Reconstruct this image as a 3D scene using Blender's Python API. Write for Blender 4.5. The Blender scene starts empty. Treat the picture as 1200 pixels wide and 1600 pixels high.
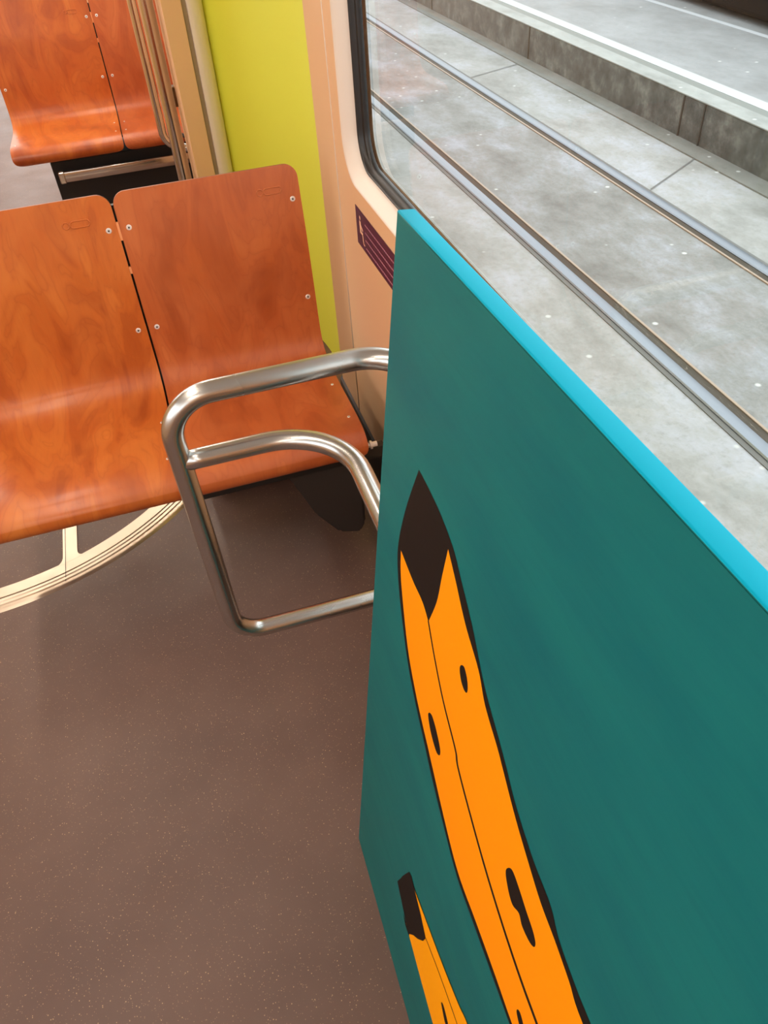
import bpy, bmesh, math, random
from mathutils import Vector, Matrix
C = bpy.context.scene.collection
S = bpy.context.scene
PI = math.pi
random.seed(7)

# ------------------------------------------------------------ camera
H = 1.57
cd = bpy.data.cameras.new('camera'); cam = bpy.data.objects.new('camera', cd); C.objects.link(cam)
RX = (0.95136625, -0.24594203, 0.18551219)      # world X, Y, Z written in camera axes (right, down, forward)
RY = (-0.30310935, -0.63976672, 0.70627421)
RZ = (-0.05501799, -0.72815593, -0.6831998)
cam.matrix_world = Matrix(((RX[0], -RX[1], -RX[2], 0), (RY[0], -RY[1], -RY[2], 0), (RZ[0], -RZ[1], -RZ[2], H), (0, 0, 0, 1)))
cd.sensor_fit = 'VERTICAL'; cd.sensor_height = 24; cd.sensor_width = 18
cd.lens = 1200.0 / 1600.0 * 24
cd.clip_start = 0.02; cd.clip_end = 200
S.camera = cam

# ------------------------------------------------------------ world, light, exposure
SKY = 3.4
w = bpy.data.worlds.new('overcast_sky'); S.world = w; w.use_nodes = True
bg = w.node_tree.nodes['Background']; bg.inputs[0].default_value = (0.92, 0.965, 1.0, 1); bg.inputs[1].default_value = SKY
S.view_settings.view_transform = 'Standard'; S.view_settings.look = 'None'
S.view_settings.gamma = 1; S.view_settings.use_curve_mapping = False
S.view_settings.exposure = 0.0
CEIL_LIGHT = 23.0        # strength of the ceiling light strips

# ------------------------------------------------------------ helpers
def srgb(r, g, b):
    return tuple(((c/255)/12.92 if c/255 <= .04045 else ((c/255+.055)/1.055)**2.4) for c in (r, g, b)) + (1,)

def mat(name, col, rough=.5, metal=0.0, spec=.5, coat=0.0):
    m = bpy.data.materials.new(name); m.use_nodes = True
    p = m.node_tree.nodes['Principled BSDF']
    p.inputs['Base Color'].default_value = col; p.inputs['Roughness'].default_value = rough
    p.inputs['Metallic'].default_value = metal; p.inputs['Specular IOR Level'].default_value = spec
    p.inputs['Coat Weight'].default_value = coat; p.inputs['Coat Roughness'].default_value = .15
    return m

class NB:
    def __init__(s, m): s.m = m; s.t = m.node_tree; s.p = s.t.nodes['Principled BSDF']
    def n(s, k, **kw):
        o = s.t.nodes.new(k)
        for a, v in kw.items():
            if a in o.inputs: o.inputs[a].default_value = v
            else: setattr(o, a, v)
        return o
    def l(s, a, b): s.t.links.new(a, b)
    def coords(s, kind='Object', scale=(1, 1, 1), rot=(0, 0, 0)):
        tc = s.n('ShaderNodeTexCoord'); mp = s.n('ShaderNodeMapping')
        mp.inputs['Scale'].default_value = scale; mp.inputs['Rotation'].default_value = rot
        s.l(tc.outputs[kind], mp.inputs['Vector']); return mp.outputs[0]
    def noise(s, vec, scale, detail=4, rough=.55, dist=0.0):
        o = s.n('ShaderNodeTexNoise'); o.inputs['Scale'].default_value = scale; o.inputs['Detail'].default_value = detail
        o.inputs['Roughness'].default_value = rough; o.inputs['Distortion'].default_value = dist
        s.l(vec, o.inputs['Vector']); return o.outputs['Fac']
    def ramp(s, fac, stops, interp='LINEAR'):
        r = s.n('ShaderNodeValToRGB'); e = r.color_ramp.elements; r.color_ramp.interpolation = interp
        while len(e) < len(stops): e.new(.5)
        for i, (p, c) in enumerate(stops): e[i].position = p; e[i].color = c
        s.l(fac, r.inputs[0]); return r.outputs[0]
    def mix(s, a, b, fac, mode='MIX'):
        x = s.n('ShaderNodeMix', data_type='RGBA', blend_type=mode)
        for v, i in ((fac, 0), (a, 6), (b, 7)):
            if hasattr(v, 'is_linked'): s.l(v, x.inputs[i])
            else: x.inputs[i].default_value = v
        return x.outputs[2]
    def col(s, c): s.l(c, s.p.inputs['Base Color'])
    def bump(s, h, strength=.1, dist=.01):
        b = s.n('ShaderNodeBump'); b.inputs['Strength'].default_value = strength; b.inputs['Distance'].default_value = dist
        s.l(h, b.inputs['Height']); s.l(b.outputs[0], s.p.inputs['Normal'])
def G(v): return (v, v, v, 1)

def obj(name, bm, m, parent=None, smooth=False):
    me = bpy.data.meshes.new(name)
    bmesh.ops.recalc_face_normals(bm, faces=bm.faces)
    bm.to_mesh(me); bm.free()
    for x in (m if isinstance(m, (list, tuple)) else [m]): me.materials.append(x)
    if smooth:
        for p in me.polygons: p.use_smooth = True
        if smooth == 'auto': me.set_sharp_from_angle(angle=math.radians(35))
    o = bpy.data.objects.new(name, me); C.objects.link(o)
    if parent: o.parent = parent
    return o
def tag(o, label, cat, group=None):
    o['label'] = label; o['category'] = cat
    if group: o['group'] = group
    return o
def thing(name, label, cat, group=None, loc=(0, 0, 0)):
    o = bpy.data.objects.new(name, None); C.objects.link(o); o.location = loc; o.empty_display_size = .1
    return tag(o, label, cat, group)
def struct(name, bm, m, smooth=False, parent=None, label=None, cat=None):
    o = obj(name, bm, m, parent, smooth)
    if not parent: o['kind'] = 'structure'
    if label: o['label'] = label; o['category'] = cat
    return o
def box(bm, x0, x1, y0, y1, z0, z1, bev=0, seg=2, mi=0):
    r = bmesh.ops.create_cube(bm, size=1); vs = r['verts']
    for v in vs: v.co = Vector(((x0+x1)/2+v.co.x*(x1-x0), (y0+y1)/2+v.co.y*(y1-y0), (z0+z1)/2+v.co.z*(z1-z0)))
    fs = {f for v in vs for f in v.link_faces}
    for f in fs: f.material_index = mi
    if bev:
        es = list({e for v in vs for e in v.link_edges})
        bmesh.ops.bevel(bm, geom=es, offset=bev, segments=seg, affect='EDGES', profile=.5)
    return bm
def boxo(*a, **k): return box(bmesh.new(), *a, **k)
def fillet(pts, r, n=8):
    """polyline with its inner corners rounded; r is a number or a list"""
    pts = [Vector(p) for p in pts]; out = [pts[0]]
    for i in range(1, len(pts)-1):
        rr = r[i-1] if isinstance(r, (list, tuple)) else r
        a, b, c = pts[i-1], pts[i], pts[i+1]
        u = (a-b).normalized(); v = (c-b).normalized()
        ang = math.acos(max(-1, min(1, u.dot(v))))
        d = min(rr/math.tan(ang/2), (a-b).length*.49, (c-b).length*.49); rr2 = d*math.tan(ang/2)
        cen = b+(u+v).normalized()*(rr2/math.sin(ang/2))
        p0 = b+u*d-cen; p1 = b+v*d-cen; tot = p0.angle(p1)
        for k in range(n+1):
            t = k/n
            out.append(cen+(p0*math.sin((1-t)*tot)+p1*math.sin(t*tot))/math.sin(tot))
    out.append(pts[-1]); return out
def tube(bm, pts, r, seg=20, caps=True, mi=0):
    raw = [Vector(p) for p in pts]; pts = [raw[0]]
    for p in raw[1:]:
        k = max(1, int((p-pts[-1]).length/.03)) if (p-pts[-1]).length < 1.5 else 1
        a = pts[-1]; pts += [a.lerp(p, (i+1)/k) for i in range(k)]
    pts = [p for i, p in enumerate(pts) if i == 0 or (p-pts[i-1]).length > 1e-5]
    T = []
    for i in range(len(pts)):
        a = pts[max(0, i-1)]; b = pts[min(len(pts)-1, i+1)]; T.append((b-a).normalized())
    up = Vector((0, 0, 1)) if abs(T[0].z) < .9 else Vector((1, 0, 0))
    nrm = (up-T[0]*up.dot(T[0])).normalized(); rings = []
    for i, p in enumerate(pts):
        nrm = (nrm-T[i]*nrm.dot(T[i])).normalized(); bi = T[i].cross(nrm)
        rings.append([bm.verts.new(p+(nrm*math.cos(2*PI*k/seg)+bi*math.sin(2*PI*k/seg))*r) for k in range(seg)])
    for a, b in zip(rings, rings[1:]):
        for k in range(seg):
            f = bm.faces.new((a[k], a[(k+1) % seg], b[(k+1) % seg], b[k])); f.material_index = mi
    if caps:
        bm.faces.new(rings[0][::-1]).material_index = mi; bm.faces.new(rings[-1]).material_index = mi
    return bm
def prism(bm, poly, axis, a, b, mi=0):
    """extrude a 2-D outline along one axis from a to b; outline is in the two other axes, in order"""
    def P(u, v, w):
        return {'x': (w, u, v), 'y': (u, w, v), 'z': (u, v, w)}[axis]
    A = [bm.verts.new(P(u, v, a)) for u, v in poly]; B = [bm.verts.new(P(u, v, b)) for u, v in poly]
    n = len(poly)
    for f in (bm.faces.new(A), bm.faces.new(B[::-1])): f.material_index = mi
    for i in range(n): bm.faces.new((A[i], A[(i+1) % n], B[(i+1) % n], B[i])).material_index = mi
    return bm
def rrect(u0, u1, v0, v1, r, n=8):
    out = []
    for (cu, cv, a0) in ((u1-r, v1-r, 0), (u0+r, v1-r, 90), (u0+r, v0+r, 180), (u1-r, v0+r, 270)):
        for k in range(n+1):
            a = math.radians(a0+90*k/n); out.append((cu+r*math.cos(a), cv+r*math.sin(a)))
    return out
def cyl(bm, c, axis, r, h, seg=20, mi=0, r2=None):
    c = Vector(c); ax = Vector(axis).normalized()
    q = Vector((0, 0, 1)).rotation_difference(ax).to_matrix().to_4x4()
    res = bmesh.ops.create_cone(bm, cap_ends=True, segments=seg, radius1=r, radius2=r if r2 is None else r2, depth=h, matrix=Matrix.Translation(c+ax*h/2) @ q)
    for v in res['verts']:
        for f in v.link_faces: f.material_index = mi
    return bm

# ------------------------------------------------------------ materials
def wood_mat(name, c0, c1, c2, seed):
    m = mat(name, c1, .38, spec=.45, coat=.12); b = NB(m)
    v = b.coords('UV', (1, 1, 1)); off = b.n('ShaderNodeVectorMath', operation='ADD'); off.inputs[1].default_value = (seed, seed*.7, 0)
    b.l(v, off.inputs[0]); v = off.outputs[0]
    mp = b.n('ShaderNodeMapping'); mp.inputs['Scale'].default_value = (5.0, 1.7, 1); b.l(v, mp.inputs['Vector'])
    big = b.noise(mp.outputs[0], 1.6, 3, .5, 1.2)
    # growth-ring like figure: bands of a warped field
    mul = b.n('ShaderNodeMath', operation='MULTIPLY'); mul.inputs[1].default_value = 9.0; b.l(big, mul.inputs[0])
    fr = b.n('ShaderNodeMath', operation='PINGPONG'); fr.inputs[1].default_value = .5; b.l(mul.outputs[0], fr.inputs[0])
    rings = b.ramp(fr.outputs[0], [(0, G(.0)), (.06, G(.35)), (.3, G(.55)), (1, G(.6))])
    mp2 = b.n('ShaderNodeMapping'); mp2.inputs['Scale'].default_value = (60, 4, 1); b.l(v, mp2.inputs['Vector'])
    fine = b.noise(mp2.outputs[0], 2.2, 4, .6)
    base = b.ramp(big, [(.28, c0), (.5, c1), (.72, c2)])
    mp3 = b.n('ShaderNodeMapping'); mp3.inputs['Scale'].default_value = (9, 5, 1); b.l(v, mp3.inputs['Vector'])
    cloud = b.noise(mp3.outputs[0], 1.3, 3, .5, .6)
    base = b.mix(base, c2, b.ramp(cloud, [(.45, G(0)), (.75, G(.55))]))
    c = b.mix(base, c0, b.ramp(rings, [(0, G(.38)), (.5, G(.08)), (.6, G(0))]))
    c = b.mix(c, c0, b.ramp(fine, [(.5, G(0)), (.8, G(.22))]))
    b.col(c)
    b.l(b.ramp(cloud, [(.3, G(.33)), (.7, G(.46))]), b.p.inputs['Roughness'])
    return m
M = {}
M['wood_a'] = wood_mat('plywood_orange', srgb(156, 68, 20), srgb(190, 94, 32), srgb(208, 116, 46), 3.1)
M['wood_b'] = wood_mat('plywood_red', srgb(152, 68, 28), srgb(180, 88, 40), srgb(194, 104, 52), 11.7)
M['ply_edge'] = mat('plywood_edge', srgb(150, 78, 46), .5)
def steel(name, col, r0, r1, sc=(3, 3, 3)):
    m = mat(name, col, .3, 1.0); b = NB(m); v = b.coords('Object', sc)
    nz = b.noise(v, 1.2, 2, .5); b.l(b.ramp(nz, [(.2, G(r0)), (.8, G(r1))]), b.p.inputs['Roughness']); return m
M['steel'] = steel('brushed_steel', (.56, .545, .525, 1), .24, .30)
M['steel_far'] = steel('satin_steel', (.62, .57, .51, 1), .13, .18)
M['alu'] = steel('floor_aluminium', (.60, .50, .40, 1), .32, .45, (20, 20, 20))
M['screw'] = mat('screw_steel', (.85, .80, .76, 1), .35, .5)
M['dark'] = mat('dark_recess', (.012, .010, .009, 1), .6)
M['frame_black'] = mat('black_frame_paint', (.010, .008, .007, 1), .5)
M['rubber'] = mat('window_gasket', (.012, .009, .008, 1), .42)
M['lime'] = mat('lime_laminate', srgb(230, 234, 74), .5)
M['bracket'] = mat('dark_brown_moulding', (.028, .022, .019, 1), .5)
M['skirt'] = mat('dark_skirting', (.035, .027, .024, 1), .5)
def cream():
    m = mat('cream_wall', srgb(226, 196, 166), .42); b = NB(m); v = b.coords('Object')
    b.col(b.mix(srgb(230, 186, 142), srgb(225, 179, 134), b.noise(v, 2.0, 3))); return m
M['cream'] = cream()
M['white'] = mat('ceiling_white', (.80, .78, .75, 1), .5)
M['ptone'] = mat('cream_seal', srgb(150, 128, 104), .5)
def floor_mat():
    m = mat('speckled_vinyl', srgb(104, 78, 68), .5, spec=.45); b = NB(m); v = b.coords('Object')
    base = b.ramp(b.noise(v, 2.2, 4, .6), [(.3, srgb(95, 71, 63)), (.7, srgb(112, 86, 76))])
    def specks(scale, thr, col, base, jit):
        vo = b.n('ShaderNodeTexVoronoi'); vo.inputs['Scale'].default_value = scale; b.l(v, vo.inputs['Vector'])
        sep = b.n('ShaderNodeSeparateColor'); b.l(vo.outputs['Color'], sep.inputs[0])
        near = b.ramp(vo.outputs['Distance'], [(0, G(1)), (.16, G(1)), (.26, G(0))])
        sel = b.ramp(sep.outputs[0], [(thr, G(0)), (min(.999, thr+.02), G(1))])
        mu = b.n('ShaderNodeMath', operation='MULTIPLY'); b.l(near, mu.inputs[0]); b.l(sel, mu.inputs[1])
        return b.mix(base, col, mu.outputs[0])
    c = specks(300, .74, srgb(156, 124, 98), base, 0)
    c = specks(220, .88, srgb(186, 152, 116), c, 0)
    b.col(c); b.l(b.ramp(b.noise(v, 5, 3), [(.3, G(.42)), (.7, G(.55))]), b.p.inputs['Roughness'])
    return m
M['floor'] = floor_mat()
def glass_mat(name, r0, g):
    m = bpy.data.materials.new(name); m.use_nodes = True; t = m.node_tree; t.nodes.clear()
    out = t.nodes.new('ShaderNodeOutputMaterial'); mx = t.nodes.new('ShaderNodeMixShader')
    tr = t.nodes.new('ShaderNodeBsdfTransparent'); tr.inputs[0].default_value = (.95, .975, .96, 1)
    gl = t.nodes.new('ShaderNodeBsdfGlossy'); gl.inputs['Roughness'].default_value = .012
    # Schlick reflectance of glass, the same from either side
    lw = t.nodes.new('ShaderNodeLayerWeight'); lw.inputs['Blend'].default_value = .5
    pw = t.nodes.new('ShaderNodeMath'); pw.operation = 'POWER'; pw.inputs[1].default_value = 5
    ma = t.nodes.new('ShaderNodeMath'); ma.operation = 'MULTIPLY_ADD'; ma.inputs[1].default_value = g; ma.inputs[2].default_value = r0
    t.links.new(lw.outputs['Facing'], pw.inputs[0]); t.links.new(pw.outputs[0], ma.inputs[0])
    t.links.new(ma.outputs[0], mx.inputs[0]); t.links.new(tr.outputs[0], mx.inputs[1]); t.links.new(gl.outputs[0], mx.inputs[2])
    t.links.new(mx.outputs[0], out.inputs[0]); return m
M['glass'] = glass_mat('window_glass', .022, .97); M['glass_outer'] = glass_mat('outer_window_glass', .006, .3)
def lamp_mat(name, col, s):
    m = mat(name, (1, 1, 1, 1), .5); p = m.node_tree.nodes['Principled BSDF']
    p.inputs['Emission Color'].default_value = col; p.inputs['Emission Strength'].default_value = s; return m
M['lamp'] = lamp_mat('light_diffuser', (1.0, .88, .74, 1), CEIL_LIGHT)
def ext(r, g, b):
    c = srgb(r, g, b); return (c[0]*EXT, c[1]*EXT, c[2]*EXT, 1)
EXT = .60      # weathered grey concrete and asphalt under a bright overcast sky
def concrete(name, c0, c1, c2, sc=1.0, joints=None):
    m = mat(name, c1, .75); b = NB(m); v = b.coords('Object', (sc, sc*.55, sc))
    n1 = b.noise(v, 1.7, 8, .72, .1); n2 = b.noise(b.coords('Object', (sc, sc, sc)), 26, 6, .75)
    c = b.ramp(n1, [(.33, c0), (.5, c1), (.66, c2)])
    c = b.mix(c, c0, b.ramp(n2, [(.5, G(0)), (.75, G(.6))]))
    vo = b.n('ShaderNodeTexVoronoi'); vo.inputs['Scale'].default_value = 9; b.l(b.coords('Object'), vo.inputs['Vector'])
    sep = b.n('ShaderNodeSeparateColor'); b.l(vo.outputs['Color'], sep.inputs[0])
    mu = b.n('ShaderNodeMath', operation='MULTIPLY')
    b.l(b.ramp(vo.outputs['Distance'], [(0, G(1)), (.09, G(.8)), (.16, G(0))]), mu.inputs[0]); b.l(b.ramp(sep.outputs[0], [(.8, G(0)), (.84, G(1))]), mu.inputs[1])
    c = b.mix(c, ext(225, 225, 222), mu.outputs[0])
    b.col(c); b.bump(n2, .25, .01); return m
M['conc'] = concrete('tramway_concrete', ext(138, 136, 130), ext(172, 171, 168), ext(194, 195, 204))
M['conc2'] = concrete('track_strip_asphalt', ext(118, 115, 110), ext(148, 147, 144), ext(176, 178, 186), 1.6)
M['plat'] = concrete('road_asphalt', ext(138, 138, 138), ext(156, 157, 158), ext(170, 171, 173), 1.3)
M['kerbtop'] = concrete('kerb_top_concrete', ext(150, 152, 148), ext(172, 174, 170), ext(186, 188, 184), 3)
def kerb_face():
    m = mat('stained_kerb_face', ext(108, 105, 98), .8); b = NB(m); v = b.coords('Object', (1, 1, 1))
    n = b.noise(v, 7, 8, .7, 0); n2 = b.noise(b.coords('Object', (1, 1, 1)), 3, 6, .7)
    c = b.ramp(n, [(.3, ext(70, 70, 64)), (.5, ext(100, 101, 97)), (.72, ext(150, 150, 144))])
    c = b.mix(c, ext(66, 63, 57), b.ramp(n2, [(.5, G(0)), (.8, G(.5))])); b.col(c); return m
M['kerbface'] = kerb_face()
M['gutter'] = concrete('gutter_concrete', ext(118, 116, 108), ext(138, 137, 130), ext(152, 151, 146), 2)
M['line'] = mat('white_road_paint', ext(206, 209, 208), .7)
M['line2'] = mat('worn_road_paint', ext(204, 206, 210), .7)
M['rail'] = mat('polished_rail', (.19, .205, .23, 1), .42, .9)
M['groove'] = mat('rail_groove_dirt', ext(72, 62, 48), .85)
M['joint'] = mat('rail_joint_sealant', ext(118, 117, 114), .8)

# ============================================================ THE SETTING
# outside: tramway, kerb, road
GZ = -.42
def zx(X0): return X0
struct('ground', boxo(-14, 3.82, -12, 45, GZ-.3, GZ), M['conc'])
# darker strip between the two rails, thin overlay slab
struct('track_strip', boxo(2.14, 2.95, -12, 45, GZ, GZ+.004), M['conc2'])
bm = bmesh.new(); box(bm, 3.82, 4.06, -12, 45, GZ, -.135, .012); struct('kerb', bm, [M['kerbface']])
bm = bmesh.new(); box(bm, 3.815, 3.975, -12, 45, -.137, -.128, .003); struct('kerb_top', bm, M['kerbtop'])
struct('kerb_backing', boxo(3.975, 4.06, -12, 45, -.137, -.1345), mat('kerb_backing_concrete', ext(140, 143, 138), .8))  # darker grey strip between kerb top and white line
struct('gutter', boxo(3.66, 3.82, -12, 45, GZ, GZ+.010), M['gutter'])
struct('road', boxo(4.06, 16, -12, 45, GZ, -.137), M['plat'])
ln = obj('edge_line', boxo(4.065, 4.18, -12, 45, -.137, -.1335), M['line']); tag(ln, 'broad white painted line along the kerb edge', 'road marking')
ln = obj('lane_line', boxo(5.30, 5.36, -12, 45, -.137, -.1345), M['line2']); tag(ln, 'thin worn white line on the road near the dark car', 'road marking')
# joints across the slabs
bm = bmesh.new()
for y0, x0, x1, dy in ((4.35, 3.10, 3.66, .35), (2.05, 3.10, 3.66, .25), (7.4, 3.1, 3.66, .2), (1.55, 2.14, 2.9, .1), (.2, 2.14, 2.9, .1)):
    vs = [bm.verts.new(p) for p in ((x0, y0, GZ+.006), (x1, y0+dy, GZ+.006), (x1, y0+dy+.012, GZ+.006), (x0, y0+.012, GZ+.006))]; bm.faces.new(vs)
struct('slab_joints', bm, M['joint'])
bm = bmesh.new()
for y0 in (-3.2, -.4, 2.2, 4.9, 5.15, 7.7, 10.4, 13): box(bm, 3.812, 3.83, y0, y0+.012, GZ, -.14)
struct('kerb_joints', bm, mat('kerb_joint_dirt', ext(78, 72, 62), .9))

def rail(X, side, label):
    t = thing('tram_rail', label, 'rail', None, (X, 0, GZ))
    t.location = (X, 0, GZ)
    L0, L1 = -12, 45
    h = bmesh.new(); prism(h, [(-.036, .0), (-.036, .010), (-.030, .016), (-.01, .019), (.012, .019), (.028, .015), (.034, .008), (.034, 0)], 'y', L0, L1)
    obj('rail_head', h, M['rail'], t, 'auto')
    s = side
    g = bmesh.new(); box(g, min(s*.036, s*.078), max(s*.036, s*.078), L0, L1, .0, .006); obj('rail_groove', g, M['groove'], t)
    k = bmesh.new(); box(k, min(s*.078, s*.092), max(s*.078, s*.092), L0, L1, .0, .012, .003); obj('rail_keeper', k, mat('worn_keeper_steel', srgb(150, 132, 116), .5, .6), t)
    e = bmesh.new(); box(e, min(-s*.036, -s*.062), max(-s*.036, -s*.062), L0, L1, 0, .005); obj('sealant_strip', e, M['joint'], t)
    return t
rail(2.06, 1, 'grooved tram rail nearer the window with a brown dirt filled groove')
rail(3.03, -1, 'shiny tram rail between the near rail and the kerb')

# a dark car standing on the road, only its lower side in view
def car():
    t = thing('car', 'dark lower side of a grey car standing past the thin white line', 'car', None, (5.50, 6.6, -.137))
    body_prof = [(0, .20), (0, .55), (.06, .78), (.12, .92), (.42, 1.40), (1.30, 1.42), (1.62, .92), (1.70, .78), (1.74, .55), (1.74, .20)]
    bm = bmesh.new(); prism(bm, body_prof, 'y', -1.6, 2.55)
    bmesh.ops.bevel(bm, geom=[e for e in bm.edges if abs(e.verts[0].co.y-e.verts[1].co.y) < .01], offset=.10, segments=3, affect='EDGES')
    obj('car_body', bm, mat('grey_car_paint', (.10, .10, .105, 1), .4, .3, .5, .6), t, 'auto')
    bm = bmesh.new(); box(bm, -.03, 1.77, -1.55, 2.62, .05, .33, .05, 4); obj('sill_moulding', bm, mat('black_car_plastic', (.004, .004, .004, 1), .9, spec=.1), t)
    for x in (.11, 1.63):
        for y in (-.95, 1.65):
            wbm = bmesh.new(); cyl(wbm, (x-.10, y, .31), (1, 0, 0), .31, .20, 36)
            bmesh.ops.bevel(wbm, geom=[e for e in wbm.edges if abs(e.verts[0].co.x-e.verts[1].co.x) < .01], offset=.03, segments=3, affect='EDGES')
            wo = obj('wheel', wbm, mat('tyre_rubber', (.012, .012, .012, 1), .7), t, 'auto')
            rb = bmesh.new(); cyl(rb, (x-.108 if x < 1 else x+.0, y, .31), (1, 0, 0), .19, .11, 28); obj('wheel_rim', rb, M['steel_far'], wo, 'auto')
    gbm = bmesh.new(); prism(gbm, [(.115, .93), (.405, 1.37), (.41, 1.36), (.13, .93)], 'y', -.9, 1.7); obj('side_window', gbm, mat('tinted_glass', (.02, .02, .02, 1), .08), t)
    t.rotation_euler.z = math.radians(-3)
car()

# ---- tram shell
Y0, Y1 = -3.4, 9.5
struct('floor', boxo(-2.0, .52, Y0, Y1, -.06, 0), M['floor'])
struct('ceiling', boxo(-2.0, .52, Y0, Y1, 2.16, 2.22), M['white'])
struct('floor_gangway', boxo(.52, .62, 1.9, 3.4, -.06, 0), M['floor']); struct('ceiling_gangway', boxo(.52, .62, 1.9, 3.4, 2.16, 2.22), M['white'])
def holed_sheet(bm, X, outer, loops, mi=0):
    """flat sheet in the plane x = X with holes; outer = (y0, y1, z0, z1)"""
    y0, y1, z0, z1 = outer; edges = []
    def ring(pts):
        vs = [bm.verts.new((X, u, v)) for u, v in pts]
        edges.extend(bm.edges.new((vs[i], vs[(i+1) % len(vs)])) for i in range(len(vs))); return vs
    ring([(y0, z0), (y1, z0), (y1, z1), (y0, z1)])
    rs = [ring(l) for l in loops]
    r = bmesh.ops.triangle_fill(bm, use_beauty=True, edges=edges)
    for f in r['geom']:
        if isinstance(f, bmesh.types.BMFace): f.material_index = mi
    return rs
def loft(bm, loops, mi=0):
    rs = [[bm.verts.new(p) for p in l] for l in loops]
    for a, b in zip(rs, rs[1:]):
        n = len(a)
        for i in range(n): bm.faces.new((a[i], a[(i+1) % n], b[(i+1) % n], b[i])).material_index = mi
def win_loop(y0, y1, z0, z1, r, d=0): return rrect(y0+d*1.4, y1-d*1.4, z0+d, z1-d, max(.01, r-d*.6), 10)
NW = (-.85, 1.842, .908, 1.95)          # opening of the near window in the wall face
FW = (3.75, 7.4, .908, 1.95)
def window_wall(name, y0, y1, W, windex, wlabel):
    bm = bmesh.new()
    holed_sheet(bm, .45, (y0, y1, .168, 2.16), [win_loop(*W, .095)])
    o = struct(name, bm, M['cream'])
    bm = bmesh.new()
    holed_sheet(bm, .512, (y0, y1, -.42, 2.22), [win_loop(*W, .095, .038)])
    struct('wall_right_outside' if windex == 1 else 'wall_right_outside_far', bm, M['cream'])
    # window: bevelled reveal, gasket, pane
    root = bpy.data.objects.new('window_%d' % windex, None); C.objects.link(root); root['kind'] = 'structure'
    bm = bmesh.new(); L = []
    for d, x in ((0, .45), (.0025, .4506), (.005, .4525), (.008, .456), (.030, .479), (.031, .486)):
        L.append([(x, u, v) for u, v in win_loop(*W, .095, d)])
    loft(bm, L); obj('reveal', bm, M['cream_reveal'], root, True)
    bm = bmesh.new(); L = []
    for d, x in ((.029, .4785), (.030, .4765), (.0325, .4765), (.034, .480), (.035, .488), (.0375, .4895), (.040, .491), (.041, .4985), (.041, .503)):
        L.append([(x, u, v) for u, v in win_loop(*W, .095, d)])
    loft(bm, L); obj('gasket', bm, M['rubber'], root, True)
    for x, gm in ((.4985, 'glass'), (.5085, 'glass_outer')):
        bm = bmesh.new(); bm.faces.new([bm.verts.new((x, u, v)) for u, v in win_loop(*W, .095, .036)]); obj('pane', bm, M[gm], root)
M['cream_reveal'] = mat('window_surround_plastic', srgb(230, 214, 200), .4)  # wall cream lightened, daylight painted into the colour of reveal and nose
window_wall('wall_right', Y0, 2.095, NW, 1, '')
window_wall('wall_right_far', 3.3, Y1, FW, 2, '')
# rounded end of the near wall beside the yellow-green drum
prof = fillet([(.45, 2.095, 0), (.45, 2.13, 0), (.52, 2.13, 0)], .028, 8)
bm = bmesh.new(); rows = [[bm.verts.new((p.x, p.y, z)) for p in prof] for z in (.168, 2.16)]
for i in range(len(prof)-1): bm.faces.new((rows[0][i], rows[0][i+1], rows[1][i+1], rows[1][i]))
struct('wall_right_end', bm, M['cream'], True)
# joint bead between the wall panels
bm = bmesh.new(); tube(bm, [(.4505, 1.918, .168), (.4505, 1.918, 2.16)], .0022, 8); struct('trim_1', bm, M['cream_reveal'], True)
# skirting below the wall
bm = bmesh.new(); prism(bm, [(.452, .168), (.444, .160), (.444, .022), (.425, .008), (.425, 0), (.50, 0), (.50, .168)], 'y', Y0, 2.13); struct('baseboard_right', bm, M['skirt'])
bm = bmesh.new(); prism(bm, [(.452, .168), (.444, .160), (.444, .022), (.425, .008), (.425, 0), (.50, 0), (.50, .168)], 'y', 3.3, Y1); struct('baseboard_right_far', bm, M['skirt'])
# the drum of the articulation
PX, PY, PR = -.75, 2.47, 1.265
def arcwall(name, a0, a1, m):
    bm = bmesh.new(); n = 40; lo = []; hi = []
    for k in range(n+1):
        a = math.radians(a0+(a1-a0)*k/n); p = (PX+PR*math.cos(a), PY+PR*math.sin(a))
        lo.append(bm.verts.new((p[0], p[1], 0))); hi.append(bm.verts.new((p[0], p[1], 2.16)))
    for k in range(n): bm.faces.new((lo[k], lo[k+1], hi[k+1], hi[k]))
    return struct(name, bm, m, True)
arcwall('wall_gangway_right', -15.8, 36, M['lime'])
arcwall('wall_gangway_left', 144, 195.8, M['lime'])
# cream jamb at the far side of the articulation
def jamb(s, name):
    # outline (x, y): flat leaf, slot, rounded nose
    fx = lambda x: x if s > 0 else 2*PX-x
    pts = [(.183, 3.10), (.248, 3.10), (.250, 3.114), (.262, 3.114), (.262, 3.36), (.203, 3.36), (.178, 3.33)]
    bm = bmesh.new(); prism(bm, [(fx(x), y) for x, y in pts], 'z', 0, 2.16); struct(name, bm, M['cream'], 'auto')
    pts = [(.2622, 3.36), (.2622, 3.112), (.266, 3.100)]
    for k in range(10):
        a = math.radians(90*k/9); pts.append((.276+.046*math.sin(a), 3.142-.045*math.cos(a)))
    pts += [(.322, 3.36)]
    bm = bmesh.new(); prism(bm, [(fx(x), y) for x, y in pts], 'z', 0, 2.16); struct(name+'_nose', bm, M['cream_reveal'], 'auto')  # nose takes the lightened cream, its brightness painted in
    bm = bmesh.new(); box(bm, min(fx(.322), fx(.52)), max(fx(.322), fx(.52)), 3.325, 3.36, 0, 2.16); struct(name+'_return', bm, M['cream'])
jamb(1, 'wall_far_jamb'); jamb(-1, 'wall_far_jamb_left')
bm = bmesh.new(); box(bm, .249, .264, 3.105, 3.116, 0, 2.16); struct('trim_2', bm, M['ptone'])

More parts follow.
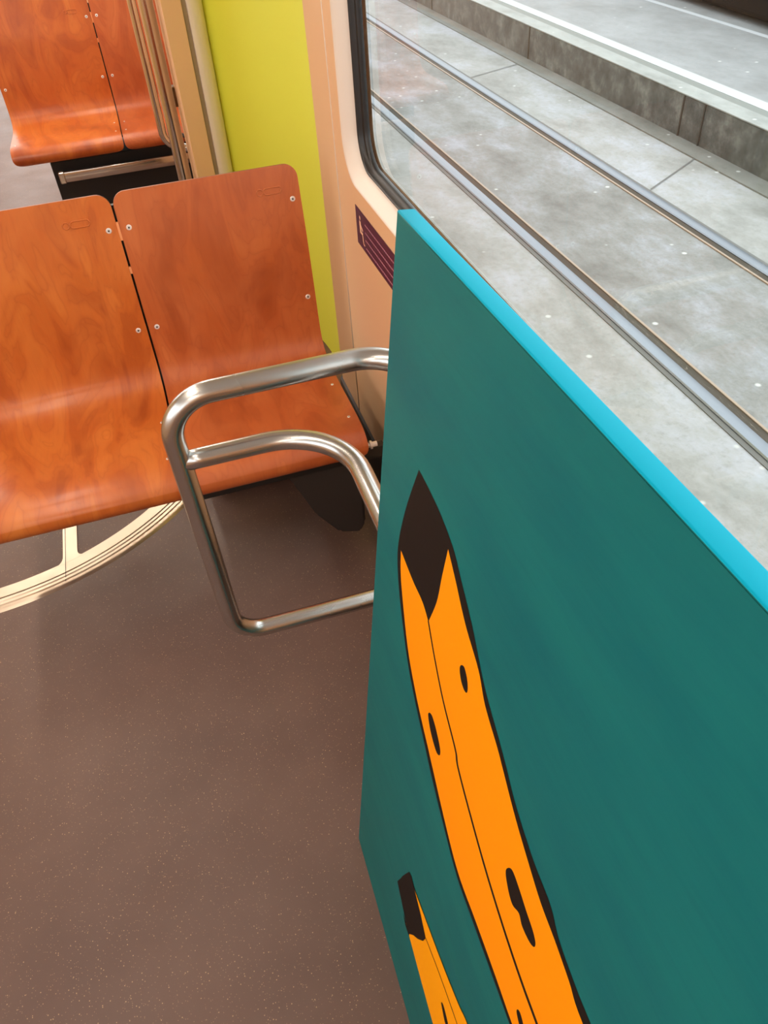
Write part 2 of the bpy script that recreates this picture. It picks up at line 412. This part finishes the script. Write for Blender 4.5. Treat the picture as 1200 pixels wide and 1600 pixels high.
# left side, front and back of the tram (seen only in reflections)
def left_wall():
    bm = bmesh.new()
    loops = [rrect(a, b, 1.05, 1.95, .09) for a, b in ((-3.0, -.9), (-.7, 1.5), (3.8, 5.4), (5.9, 8.9))]
    holed_sheet(bm, -1.95, (Y0, Y1, 0, 2.16), loops); struct('wall_left', bm, M['cream'])
    for i, l in enumerate(loops):
        bm = bmesh.new(); bm.faces.new([bm.verts.new((-1.952, u, v)) for u, v in l]); o = struct('window_%d' % (3+i), bm, M['glass'])
left_wall()
bm = bmesh.new()
box(bm, -2.0, .52, Y1-.04, Y1, 0, .25); box(bm, -2, .52, Y1-.04, Y1, 1.98, 2.16)
box(bm, -2, -1.85, Y1-.04, Y1, .25, 1.98); box(bm, .36, .52, Y1-.04, Y1, .25, 1.98); struct('wall_front', bm, M['cream'])
struct('window_7', boxo(-1.85, .36, Y1-.03, Y1-.02, .25, 1.98), M['glass'])
struct('wall_back', boxo(-2.0, .52, Y0, Y0+.04, 0, 2.16), M['cream'])

# ceiling light strips with housing and diffuser; the articulation one added to brighten the drum
def ceiling_light(x, y0, y1, label):
    t = thing('ceiling_light', label, 'ceiling light', 'ceiling light strips', (x, (y0+y1)/2, 2.16))
    h = (y1-y0)/2
    obj('housing', boxo(-.075, .075, -h, h, -.03, 0, .006), M['white'], t)
    obj('diffuser', boxo(-.06, .06, -h+.02, h-.02, -.038, -.0302, .003), M['lamp'], t)
for x, y0, y1, lab in ((-.75, 2.12, 3.05, 'short ceiling light strip above the articulation between the seats'), 
        (-1.0, -3.2, -.2, 'ceiling light strip behind the camera on the aisle side'), (-.7, .2, 1.9, 'ceiling light strip above the aisle beside the nearer seats'),
        (-.2, 3.5, 9.0, 'long ceiling light strip above the farther seats'), (-1.35, 3.5, 9.0, 'long ceiling light strip above the farther aisle')):
    ceiling_light(x, y0, y1, lab)

# ============================================================ FLOOR RING OF THE TURNTABLE
def ring_part(bm, prof, a0, a1, n=120, closed=False):
    rows = []
    for k in range(n+(0 if closed else 1)):
        a = math.radians(a0+(a1-a0)*k/n)
        rows.append([bm.verts.new((r*math.cos(a), r*math.sin(a), z)) for r, z in prof])
    N = len(rows)
    for k in range(N if closed else N-1):
        A = rows[k]; B = rows[(k+1) % N]
        for i in range(len(prof)-1): bm.faces.new((A[i], A[i+1], B[i+1], B[i]))
t = thing('turntable_ring', 'curved ridged aluminium ring set in the floor below the seats', 'floor ring', None, (PX, PY, 0))
prof = [(.807, 0), (.808, .004), (.816, .004), (.818, .0015), (.823, .0015), (.825, .005), (.831, .005), (.833, .0018), (.838, .0018), (.840, .005), (.846, .005), (.850, .0035), (.857, 0)]
bm = bmesh.new(); ring_part(bm, prof, 0, 360, 240, True); obj('outer_ring', bm, M['alu'], t, 'auto')
bm = bmesh.new(); ring_part(bm, [(.763, 0), (.764, .0035), (.802, .0035), (.803, 0)], 0, 360, 240, True); obj('inner_ring', bm, M['alu'], t, 'auto')
bm = bmesh.new(); ring_part(bm, [(.8028, .0008), (.8072, .0008)], 0, 360, 240, True); obj('ring_gap', bm, M['dark'], t)
def spoke(x0, x1):
    bm = bmesh.new(); rl = lambda x: -math.sqrt(.768**2-x*x)
    r = .03; pts = [(x0, .2)]
    def q(a, c, d): return [(a[0]*(1-t)**2+2*c[0]*t*(1-t)+d[0]*t*t, a[1]*(1-t)**2+2*c[1]*t*(1-t)+d[1]*t*t) for t in [k/8 for k in range(9)]]
    pts += q((x0, rl(x0)+r), (x0, rl(x0)+.002), (x0-r, rl(x0-r)-.003))
    pts += q((x1+r, rl(x1+r)-.003), (x1, rl(x1)+.002), (x1, rl(x1)+r))
    pts.append((x1, .2))
    prism(bm, pts, 'z', .0005, .0038); return bm
obj('spoke', spoke(.245, .286), M['alu'], t)
bm = bmesh.new(); box(bm, .2515, .2530, -.8035, .2, .0036, .0043); obj('seam', bm, M['dark'], t)

# ============================================================ SEATS
PROF = [(1.458, .366), (1.444, .378), (1.438, .394), (1.444, .412), (1.460, .426), (1.485, .434), (1.53, .4365), (1.60, .434), (1.68, .430), (1.75, .4285),
        (1.80, .431), (1.84, .440), (1.866, .458), (1.880, .485), (1.887, .53), (1.892, .60), (1.900, .68), (1.911, .77), (1.925, .85), (1.938, .922)]
def catmull(P, n=4):
    P = [Vector((p[0], p[1], 0)) for p in P]; out = []
    for i in range(len(P)-1):
        p0 = P[max(0, i-1)]; p1 = P[i]; p2 = P[i+1]; p3 = P[min(len(P)-1, i+2)]
        for k in range(n):
            t = k/n; out.append(.5*((2*p1)+(p2-p0)*t+(2*p0-5*p1+4*p2-p3)*t*t+(3*p1-p0-3*p2+p3)*t**3))
    out.append(P[-1]); return [(p.x, p.y) for p in out]
def shell_mesh(x0, x1, y_off, seed, near=True):
    P = catmull(PROF if near else PROF+[(1.944, .955)], 4); n = len(P)
    s = [0]
    for a, b in zip(P, P[1:]): s.append(s[-1]+math.hypot(b[0]-a[0], b[1]-a[1]))
    Ltot = s[-1]; TH = .0115
    nor = []
    for i in range(n):
        a = P[max(0, i-1)]; b = P[min(n-1, i+1)]; d = Vector((b[0]-a[0], b[1]-a[1])).normalized(); nor.append((d.y, -d.x))
    # insert extra rows close to both ends for the rounded corners
    def at(t):
        for i in range(n-1):
            if s[i+1] >= t or i == n-2:
                k = (t-s[i])/(s[i+1]-s[i]); return ((P[i][0]*(1-k)+P[i+1][0]*k), (P[i][1]*(1-k)+P[i+1][1]*k), nor[i][0]*(1-k)+nor[i+1][0]*k, nor[i][1]*(1-k)+nor[i+1][1]*k)
    rf, rt = .050, .032
    ts = sorted(set([round(rf*(1-math.cos(math.radians(90*k/7))), 5) for k in range(8)]+[round(Ltot-rt*(1-math.cos(math.radians(90*k/7))), 5) for k in range(8)]+[v for v in s if rf < v < Ltot-rt]))
    bm = bmesh.new(); uvl = bm.loops.layers.uv.new('UVMap'); NX = 10
    W = x1-x0; F = []; B = []; UV = {}
    for t_ in ts:
        ins = 0
        if t_ < rf: ins = rf-math.sqrt(max(0, rf*rf-(rf-t_)**2))
        if t_ > Ltot-rt: q = t_-(Ltot-rt); ins = rt-math.sqrt(max(0, rt*rt-q*q))
        y, z, ny, nz = at(t_)
        fr = []; bk = []
        for k in range(NX+1):
            x = x0+ins+(W-2*ins)*k/NX
            # a faint saddle across the seat and hollow in the back
            c = (2*k/NX-1); dip = -.004*(1-c*c)
            fr_v = bm.verts.new((x, y_off+y-ny*dip*-1*0+ny*0, z)); 
            fr_v.co = Vector((x, y_off+y+(-ny)*dip, z+(-nz)*dip)) if False else Vector((x, y_off+y, z))
            bk_v = bm.verts.new((x, y_off+y+ny*TH, z+nz*TH))
            UV[fr_v] = (x+seed, t_); UV[bk_v] = (x+seed, t_)
            fr.append(fr_v); bk.append(bk_v)
        F.append(fr); B.append(bk)
    R = len(F)
    def face(vs, mi):
        f = bm.faces.new(vs); f.material_index = mi
        for lp in f.loops: lp[uvl].uv = UV[lp.vert]
    for i in range(R-1):
        for k in range(NX):
            face((F[i][k], F[i][k+1], F[i+1][k+1], F[i+1][k]), 0); face((B[i][k+1], B[i][k], B[i+1][k], B[i+1][k+1]), 0)
        face((F[i][0], F[i+1][0], B[i+1][0], B[i][0]), 1); face((F[i+1][NX], F[i][NX], B[i][NX], B[i+1][NX]), 1)
    for k in range(NX):
        face((F[0][k+1], F[0][k], B[0][k], B[0][k+1]), 1); face((F[-1][k], F[-1][k+1], B[-1][k+1], B[-1][k]), 1)
    return bm
def screw(parent, x, y, z, n, r=.0068):
    n = Vector(n).normalized(); bm = bmesh.new()
    c = Vector((x, y, z))
    cyl(bm, c, n, r, .0016, 20, 0, r*.8); cyl(bm, c+n*.0016, n, r*.33, .0004, 8, 1)
    return obj('screw', bm, [M['screw'], M['dark']], parent, 'auto')
def stamped_mark(parent, x, yo, wood):
    # circle and pill pressed into the top of the back, as fine ridges
    def S(u, v): 
        z = .868+v; y = 1.9285+(z-.868)*.17; return (x+u, yo+y-.0006, z)
    bm = bmesh.new()
    pts = [S(-.022+.0075*math.cos(a), .0075*math.sin(a)) for a in [2*PI*k/24 for k in range(25)]]; tube(bm, pts, .0015, 6)
    pts = [S(u, v) for u, v in rrect(-.012, .032, -.0075, .0075, .0070, 6)]; pts.append(pts[0]); tube(bm, pts, .0015, 6)
    return obj('stamped_mark', bm, wood, parent, True)
def back_y(z):
    for a, b in zip(PROF[12:], PROF[13:]):
        if a[1] <= z <= b[1]: return a[0]+(b[0]-a[0])*(z-a[1])/(b[1]-a[1])
    return PROF[-1][0]
def bench(yo, label, near):
    t = thing('double_seat', label, 'seat', None, (0 if near else .030, yo, 0 if near else .025))
    for j, (x0, x1, w_) in enumerate(((-.603, -.099, 'wood_a'), (-.0935, .352, 'wood_b'))):
        sh = obj('seat_shell', shell_mesh(x0, x1, 0, j*3.3+(0 if near else 7), near), [M[w_], M['ply_edge']], t, 'auto')
        sh['label'] = ('orange wood seat shell on the aisle side', 'redder wood seat shell on the window side')[j]
        for xs in (x0+.021, x1-.021):
            for z in (.842, .592): screw(sh, xs, back_y(z)-.0002, z, (0, -1, .12))
            for y, z in ((1.535, .4365), (1.70, .4298)): screw(sh, xs, y, z, (0, 0, 1), .004)
        stamped_mark(sh, (x0+.414) if j == 0 else (x0+.368), 0, M[w_])
    # hinge tabs in the slot between the shells
    for z0, z1 in ((.815, .858), (.735, .752)):
        bm = bmesh.new(); box(bm, -.0990, -.0935, back_y(z0)+.002, back_y(z0)+.010, z0, z1); obj('slot_tab', bm, mat('tab_orange', srgb(232, 150, 96), .5), t)
    # the metal frame behind and below the shells
    fr = bmesh.new()
    for x in (-.50, -.14, -.05, .30):
        tube(fr, fillet([(x, 1.52, .4155), (x, 1.86, .4125), (x, 1.905, .50), (x, 1.930, .72), (x, 1.9465, .86)], .05, 5), .008, 10)
    if near: box(fr, -.09, .40, 1.462, 1.487, .346, .380, .003)
    box(fr, -.50, .345, 1.80, 1.84, .345, .40, .004)
    obj('seat_frame', fr, M['frame_black'], t, 'auto')
    ds = bmesh.new(); pp = catmull(PROF, 2); pp = [p for p in pp if p[0] > 1.50 and p[1] < .91]
    prism(ds, [(p[0]+.0135 if p[1] > .47 else p[0]+.004, p[1]-(.0135 if p[1] < .47 else 0)) for p in pp]+[(p[0]+.026 if p[1] > .47 else p[0]+.014, p[1]-(.026 if p[1] < .47 else 0)) for p in pp[::-1]], 'x', -.118, -.074)
    obj('joint_strip', ds, M['frame_black'], t)  # dark strip added behind the slot so no light passes through
    if near:
        bm = bmesh.new(); prism(bm, [(.135, .362), (.165, .30), (.205, .19), (.262, .105), (.318, .088), (.336, .12), (.338, .362)], 'y', 1.475, 1.90)
        bmesh.ops.bevel(bm, geom=bm.edges[:], offset=.008, segments=2, affect='EDGES')
        obj('support_bracket', bm, M['bracket'], t, 'auto')
        bm = bmesh.new(); box(bm, -.06, .34, 1.915, 2.10, .008, .24, .006); obj('equipment_box', bm, M['frame_black'], t)  # box added to block gangway light and darken the floor under the seat
        bm = bmesh.new(); cyl(bm, (.357, 1.47, .385), (1, 0, 0), .007, .024, 14); cyl(bm, (.362, 1.47, .385), (1, 0, 0), .011, .006, 14); obj('side_bolt', bm, M['screw'], t, 'auto')
    else:
        bm = bmesh.new(); box(bm, -.430, .40, 1.50, 1.525, .253, .300, .004); br = obj('cross_bar', bm, M['steel_far'], t, 'auto')
        bm = bmesh.new(); box(bm, -.434, -.406, 1.497, 1.528, .249, .304, .005); obj('end_cap', bm, M['steel_far'], br)
        bm = bmesh.new(); box(bm, -.462, .415, 1.58, 1.92, -.025, .33, .006); obj('equipment_box', bm, M['frame_black'], t)
        bm = bmesh.new(); tube(bm, [(.245, 1.50, .345), (.40, 1.50, .345)], .007, 12); tube(bm, [(.245, 1.50, .364), (.40, 1.50, .364)], .006, 12); obj('brass_rods', bm, mat('brass_rod', srgb(214, 150, 90), .3, .8), t, True)
    return t
bench(0, 'nearer orange plywood double seat behind the looped steel grab rail', True)
bench(2.60, 'farther orange plywood double seat behind the tall steel pole', False)

# ============================================================ GRAB RAIL IN FRONT OF THE SEAT
t = thing('grab_rail', 'looped brushed steel tube rail between the painting and the wooden seats', 'grab rail', None, (-.06, 1.03, .35))
def rel(pts, o): return [(p[0]-o[0], p[1]-o[1], p[2]-o[2]) for p in pts]
O = (-.06, 1.03, .35); TR = .0178
outer = fillet([(.447, .56, .916), (.318, .56, .916), (.318, 1.03, .916), (-.064, 1.03, .916), (-.055, 1.03, .345), (.447, 1.03, .335)], [.07, .085, .075, .062], 14)
# keep the big bend smooth where it meets the wall
bm = bmesh.new(); tube(bm, rel(outer, O), TR, 28); obj('outer_tube', bm, M['steel'], t, True)
mid = fillet([(-.062, 1.03, .797), (.2055, 1.03, .797), (.2055, .50, .797), (.447, .50, .797)], [.15, .09], 14)
bm = bmesh.new(); tube(bm, rel(mid, O), TR*.95, 28); obj('middle_tube', bm, M['steel'], t, True)
for (y, z, ax) in ((.56, .916, 0), (1.03, .335, 0), (.50, .797, 0)):
    bm = bmesh.new(); cyl(bm, (.4495-O[0], y-O[1], z-O[2]), (-1, 0, 0), .034, .008, 28); obj('wall_flange', bm, M['steel'], t, 'auto')

# ============================================================ FAR POLE AND RAIL
bm = bmesh.new(); tube(bm, [(0, 0, .012), (0, 0, 2.16)], .0265, 28)
pole = thing('standing_pole', 'straight vertical steel pole in front of the farther seats', 'pole', None, (.141, 3.27, 0))
obj('pole_tube', bm, M['steel_far'], pole, 'auto')
bm = bmesh.new(); cyl(bm, (0, 0, 0), (0, 0, 1), .05, .012, 28); obj('base_plate', bm, M['steel_far'], pole, 'auto')
t = thing('partition_rail', 'thin bent steel double rail just left of the straight pole', 'grab rail', None, (.108, 3.55, .5))
o2 = (.108, 3.55, .5)
p = fillet([(.100, 3.55, 2.16), (.104, 3.55, .54), (.20, 3.53, .515), (.30, 3.50, .515)], [.09, .04], 8)
bm = bmesh.new(); tube(bm, rel(p, o2), .0165, 20); obj('outer_tube', bm, M['steel_far'], t, 'auto')
p = fillet([(.130, 3.56, 2.16), (.134, 3.56, .59), (.20, 3.53, .56)], [.06], 8)
bm = bmesh.new(); tube(bm, rel(p, o2), .008, 14); obj('inner_tube', bm, M['bracket'], t, 'auto')
bm = bmesh.new(); box(bm, .168-o2[0], .235-o2[0], 3.30-o2[1], 3.34-o2[1], .735-.5, .805-.5, .004); obj('clamp', bm, mat('bronze_clamp', srgb(120, 92, 62), .4, .6), t)

# ============================================================ WALL STICKER
t = thing('wall_sticker', 'dark purple priority seat notice on the cream wall under the window', 'sticker', None, (.4495, 1.58, .82))
def SY(y): return y-1.58
bm = bmesh.new(); box(bm, -.0006, .0004, SY(1.40), SY(1.762), -.046, .046); obj('sticker_sheet', bm, mat('sticker_purple', srgb(74, 26, 58), .4), t)
pk = mat('sticker_print', srgb(190, 130, 150), .5); wh = mat('sticker_icon', srgb(246, 196, 164), .5)
def quadp(bm, pts, x=-.0009):
    bm.faces.new([bm.verts.new((x, SY(y), z)) for y, z in pts])
bm = bmesh.new()
def tl(bm, y0, y1, z, h):
    y = y1
    while y > y0:
        wdt = random.uniform(.004, .011); quadp(bm, [(y, z), (max(y0, y-wdt), z), (max(y0, y-wdt), z+h), (y, z+h)]); y -= wdt+.0022
for z, y1 in ((.0235, 1.686), (.004, 1.688), (-.0145, 1.688), (-.034, 1.688)): tl(bm, 1.412, y1, z, .0036)
obj('notice_text', bm, pk, t)
bm = bmesh.new()
def frame_line(a, b, w=.0012):
    (y0, z0), (y1, z1) = a, b; d = Vector((y1-y0, z1-z0)).normalized(); n = Vector((-d.y, d.x))*w/2
    quadp(bm, [(y0+n.x, z0+n.y), (y1+n.x, z1+n.y), (y1-n.x, z1-n.y), (y0-n.x, z0-n.y)], -.0008)
for a, b in (((1.754, .039), (1.692, .039)), ((1.692, .039), (1.692, -.039)), ((1.692, -.039), (1.754, -.039)), ((1.754, -.039), (1.754, .039))): frame_line(a, b)
obj('icon_border', bm, mat('sticker_violet', srgb(118, 60, 110), .5), t)
bm = bmesh.new()
quadp(bm, [(1.7265+.005*math.cos(a), .0265+.005*math.sin(a)) for a in [2*PI*k/14 for k in range(14)]])
for poly in ([(1.734, .019), (1.722, .019), (1.719, -.006), (1.734, -.006)], [(1.722, .012), (1.706, .004), (1.708, -.001), (1.722, .005)],
             [(1.734, -.004), (1.734, -.011), (1.710, -.011), (1.708, -.004)], [(1.716, -.009), (1.709, -.009), (1.704, -.031), (1.710, -.032)], [(1.710, -.032), (1.697, -.032), (1.697, -.028), (1.708, -.028)]): quadp(bm, poly, -.00085)
obj('seated_figure_icon', bm, wh, t)

# ============================================================ THE PAINTING
ART = {"outL": [[0.1155, 1.0536], [0.0912, 0.9805], [0.0778, 0.9129], [0.084, 0.8697], [0.104, 0.8263], [0.1425, 0.7676], [0.1809, 0.7303], [0.2213, 0.7015], [0.2484, 0.6809], [0.2988, 0.6503], [0.3583, 0.6208], [0.407, 0.6159], [0.4641, 0.6122], [0.5165, 0.6089]],
 "outR": [[0.1155, 1.0536], [0.15, 1.0507], [0.1823, 1.0452], [0.2181, 1.0327], [0.2435, 1.0148], [0.2798, 0.9876], [0.3222, 0.9492], [0.3648, 0.9235], [0.388, 0.9091], [0.4165, 0.8897], [0.4592, 0.8719], [0.4959, 0.8637], [0.5188, 0.8481], [0.5499, 0.8385], [0.5809, 0.8339]],
 "inL": [[0.0882, 0.9098], [0.0931, 0.8787], [0.1095, 0.8404], [0.1434, 0.7821], [0.1871, 0.7388], [0.2364, 0.7049], [0.2552, 0.692], [0.3122, 0.6542], [0.3623, 0.6296], [0.416, 0.6263], [0.4719, 0.6222], [0.5187, 0.6167]],
 "inR": [[0.2078, 1.0231], [0.2328, 1.0041], [0.2671, 0.9765], [0.3074, 0.9541], [0.3317, 0.9302], [0.3668, 0.9116], [0.3831, 0.9011], [0.422, 0.8761], [0.4617, 0.856], [0.4879, 0.8447], [0.5152, 0.8386], [0.5468, 0.8291], [0.5763, 0.8178]],
 "tipL": [[0.0882, 0.9098], [0.1316, 0.9021], [0.1655, 0.9002], [0.1874, 0.8905]],
 "tipR": [[0.2078, 1.0231], [0.2038, 0.9814], [0.2004, 0.9374], [0.1874, 0.8905]],
 "mid": [[0.187, 0.8919], [0.2151, 0.8613], [0.2522, 0.8283], [0.2975, 0.8001], [0.3112, 0.7837], [0.3566, 0.7582], [0.4058, 0.7351], [0.4565, 0.7172], [0.5021, 0.7058], [0.5426, 0.7003]],
 "sA": [[0.2741, 0.92], [0.2809, 0.926], [0.2896, 0.9208], [0.2958, 0.9107], [0.2958, 0.9022], [0.2899, 0.8991], [0.2811, 0.9024], [0.2739, 0.9117]],
 "sB": [[0.2236, 0.7653], [0.2332, 0.7713], [0.25, 0.7639], [0.2656, 0.7505], [0.2667, 0.7394], [0.2575, 0.7331], [0.2379, 0.7412], [0.224, 0.7557]],
 "sC": [[0.4342, 0.8023], [0.4412, 0.8117], [0.4566, 0.8088], [0.4759, 0.8016], [0.4916, 0.7966], [0.5004, 0.7895], [0.5006, 0.7808], [0.4929, 0.7746], [0.4785, 0.7733], [0.4688, 0.7795], [0.4574, 0.7719], [0.4451, 0.7778], [0.4338, 0.791]],
 "sD": [[0.5165, 0.6571], [0.5208, 0.6615], [0.5287, 0.6583], [0.5381, 0.6504], [0.5317, 0.6416], [0.5182, 0.6494]],
 "stem": [[0.2439, 0.38], [0.2527, 0.3848], [0.2753, 0.3737], [0.3023, 0.3629], [0.3288, 0.3461], [0.3234, 0.3218], [0.308, 0.2888], [0.2937, 0.2654], [0.2781, 0.2311], [0.2435, 0.2506], [0.2104, 0.2714], [0.2212, 0.3074], [0.2258, 0.3253]],
 "b2L": [[0.2534, 0.2326], [0.2767, 0.2276], [0.3385, 0.2153], [0.4014, 0.2045]],
 "b2R": [[0.2532, 0.375], [0.3146, 0.3859], [0.3771, 0.3975], [0.4358, 0.4138], [0.4646, 0.4269]],
 "b2mid": [[0.3288, 0.3461], [0.3807, 0.3592], [0.4478, 0.368]],
 "s2": [[0.4042, 0.3124], [0.4101, 0.321], [0.4274, 0.3151], [0.4385, 0.3071], [0.4271, 0.2953], [0.4109, 0.3052]]}

PV, PU = 1.2835, .96
def P(u, v, d=0):
    return Vector((.0785+.1107*v+u*(-.0188+.0375*v/1.2824)-d*.99386, .705-u, .99386*v+d*.1107))
PO = Vector((.10, .25, 0))
def smooth_curve(pts, n=6):
    q = [Vector((a, b, 0)) for a, b in pts]; out = []
    for i in range(len(q)-1):
        p0 = q[max(0, i-1)]; p1 = q[i]; p2 = q[i+1]; p3 = q[min(len(q)-1, i+2)]
        for k in range(n):
            t = k/n; out.append(.5*((2*p1)+(p2-p0)*t+(2*p0-5*p1+4*p2-p3)*t*t+(3*p1-p0-3*p2+p3)*t**3))
    out.append(q[-1]); return [(p.x, p.y) for p in out]
def smooth_closed(pts, n=5):
    q = [Vector((a, b, 0)) for a, b in pts]; m_ = len(q); out = []
    for i in range(m_):
        p0, p1, p2, p3 = q[i-1], q[i], q[(i+1) % m_], q[(i+2) % m_]
        for k in range(n):
            t = k/n; out.append(.5*((2*p1)+(p2-p0)*t+(2*p0-5*p1+4*p2-p3)*t*t+(3*p1-p0-3*p2+p3)*t**3))
    return [(p.x, p.y) for p in out]
def paint(bm, poly, d, mi):
    vs = [bm.verts.new(P(u, v, d)-PO) for u, v in poly]
    f = bm.faces.new(vs); f.material_index = mi
    bmesh.ops.triangulate(bm, faces=[f])
def ribbon(bm, pts, w0, w1, d, mi):
    n = len(pts); L = []; Rr = []
    for i, p in enumerate(pts):
        a = pts[max(0, i-1)]; b = pts[min(n-1, i+1)]; dx = Vector((b[0]-a[0], b[1]-a[1])).normalized(); w = (w0+(w1-w0)*i/(n-1))/2
        L.append(bm.verts.new(P(p[0]-dx.y*w, p[1]+dx.x*w, d)-PO)); Rr.append(bm.verts.new(P(p[0]+dx.y*w, p[1]-dx.x*w, d)-PO))
    for i in range(n-1): bm.faces.new((L[i], L[i+1], Rr[i+1], Rr[i])).material_index = mi
def teal():
    m = mat('teal_canvas_paint', srgb(16, 100, 98), .5, spec=.15); b = NB(m); v = b.coords('Object', (1, 1.2, 5))
    n1 = b.noise(v, 3, 5, .6); n2 = b.noise(b.coords('Object', (1, 2, 30)), 4, 4, .6)
    c = b.ramp(n1, [(.3, srgb(12, 96, 100)), (.7, srgb(20, 108, 106))]); b.col(b.mix(c, srgb(12, 88, 92), b.ramp(n2, [(.5, G(0)), (.8, G(.25))])))
    b.bump(n2, .06, .002); return m
MT = [teal(), mat('turquoise_edge_paint', srgb(0, 158, 184), .6, spec=.08), mat('black_paint', srgb(24, 15, 12), .6, spec=.2), mat('orange_paint', srgb(255, 146, 0), .6, spec=.12), mat('yellow_orange_paint', srgb(255, 162, 2), .6, spec=.12)]  # edge turquoise is the teal brightened, light painted into the colour
t = thing('painting', 'large teal canvas painting of orange bananas leaning against the steel rail', 'painting', None, PO)
TH = .019
bm = bmesh.new()
N1, N2 = 12, 12; gr = [[None]*(N2+1) for _ in range(N1+1)]; bk = [[None]*(N2+1) for _ in range(N1+1)]
e = .002
us = [e]+[PU*k/N1 for k in range(1, N1)]+[PU-e]; vs_ = [e]+[PV*k/N2 for k in range(1, N2)]+[PV-e]
for i, u in enumerate(us):
    for j, v in enumerate(vs_):
        gr[i][j] = bm.verts.new(P(u, v)-PO); bk[i][j] = bm.verts.new(P(u, v, -TH)-PO)
for i in range(N1):
    for j in range(N2):
        bm.faces.new((gr[i][j], gr[i+1][j], gr[i+1][j+1], gr[i][j+1])).material_index = 0
        bm.faces.new((bk[i][j], bk[i][j+1], bk[i+1][j+1], bk[i+1][j])).material_index = 1
# rim: rounded arris then side faces
idx = [(i, 0) for i in range(N1)]+[(N1, j) for j in range(N2)]+[(i, N2) for i in range(N1, 0, -1)]+[(0, j) for j in range(N2, 0, -1)]
def rimpt(i, j, out_, d):
    u = us[i]; v = vs_[j]
    if i == 0: u = e-out_
    if i == N1: u = PU-e+out_
    if j == 0: v = e-out_
    if j == N2: v = PV-e+out_
    return bm.verts.new(P(u, v, d)-PO)
rings = [[gr[i][j] for i, j in idx]]
for o_, d_ in ((.0011, -.0003), (.0018, -.0010), (.002, -.0022), (.002, -TH+.0015), (.0012, -TH)):
    rings.append([rimpt(i, j, o_, d_) for i, j in idx])
rings.append([bk[i][j] for i, j in idx])
for q, (a, b_) in enumerate(zip(rings, rings[1:])):
    n = len(a)
    for k in range(n):
        f = bm.faces.new((a[k], a[(k+1) % n], b_[(k+1) % n], b_[k])); f.material_index = 0 if q < 1 else 1; f.smooth = True
# bananas, each layer of paint lying on the one below
oL = smooth_curve(ART['outL']+[[.62, .6045], [.78, .603], [.90, .612]]); oR = smooth_curve(ART['outR']+[[.68, .826], [.80, .80], [.90, .765]])
paint(bm, oL+oR[::-1][:-1], .0003, 2)
iL = smooth_curve([[u, v+.0022] for u, v in ART['inL']]+[[.62, .612], [.78, .610], [.895, .619]]); iR = smooth_curve(ART['inR']+[[.68, .812], [.80, .786], [.895, .755]])
md = smooth_curve(ART['mid']+[[.62, .690], [.78, .678], [.895, .675]])
tl_ = smooth_curve(ART['tipL']); tr_ = smooth_curve(ART['tipR'])
paint(bm, tl_+md[1:]+iL[::-1][:-1], .0005, 3)
paint(bm, tr_+md[1:]+iR[::-1][:-1], .0005, 3)
ribbon(bm, md, .0042, .0080, .0007, 2)
for k in ('sA', 'sB', 'sC', 'sD'): paint(bm, smooth_closed(ART[k]), .0007, 2)
b2L = smooth_curve([[.262, .2300]]+ART['b2L'][1:]+[[.55, .184], [.70, .190], [.86, .235]]); b2R = smooth_curve(ART['b2R']+[[.55, .445], [.70, .462], [.86, .44]])
paint(bm, b2L+b2R[::-1], .0003, 2)
def shrink(c, dv): return [(u, v+dv) for u, v in c]
b2m = smooth_curve(ART['b2mid']+[[.56, .372], [.72, .365], [.852, .35]])
paint(bm, shrink(b2L[1:-1], .0022)+shrink(b2R[::-1][1:-1], -.0030), .0005, 4)
ribbon(bm, b2m, .0030, .0050, .0007, 2)
paint(bm, smooth_closed(ART['s2']), .0007, 2)
paint(bm, [tuple(p) for p in ART['stem']], .0009, 2); paint(bm, [(.247, .236), (.262, .2255), (.281, .228), (.281, .236)], .0008, 2)
me = bpy.data.meshes.new('canvas'); bm.to_mesh(me); bm.free()
for m_ in MT: me.materials.append(m_)
cv = bpy.data.objects.new('canvas', me); C.objects.link(cv); cv.parent = t
# the wooden stretcher bars behind the canvas
bm = bmesh.new()
for (u0, u1, v0, v1) in ((.012, PU-.012, .012, .055), (.012, PU-.012, PV-.055, PV-.012), (.012, .055, .056, PV-.056), (PU-.055, PU-.012, .056, PV-.056)):
    vv = []
    for d in (-TH-.0002, -TH-.0012):
        vv.append([bm.verts.new(P(u, v, d)-PO) for u, v in ((u0, v0), (u1, v0), (u1, v1), (u0, v1))])
    bm.faces.new(vv[0]); bm.faces.new(vv[1][::-1])
    for k in range(4): bm.faces.new((vv[0][k], vv[0][(k+1) % 4], vv[1][(k+1) % 4], vv[1][k]))
obj('stretcher', bm, mat('raw_pine', srgb(206, 170, 120), .6), t)
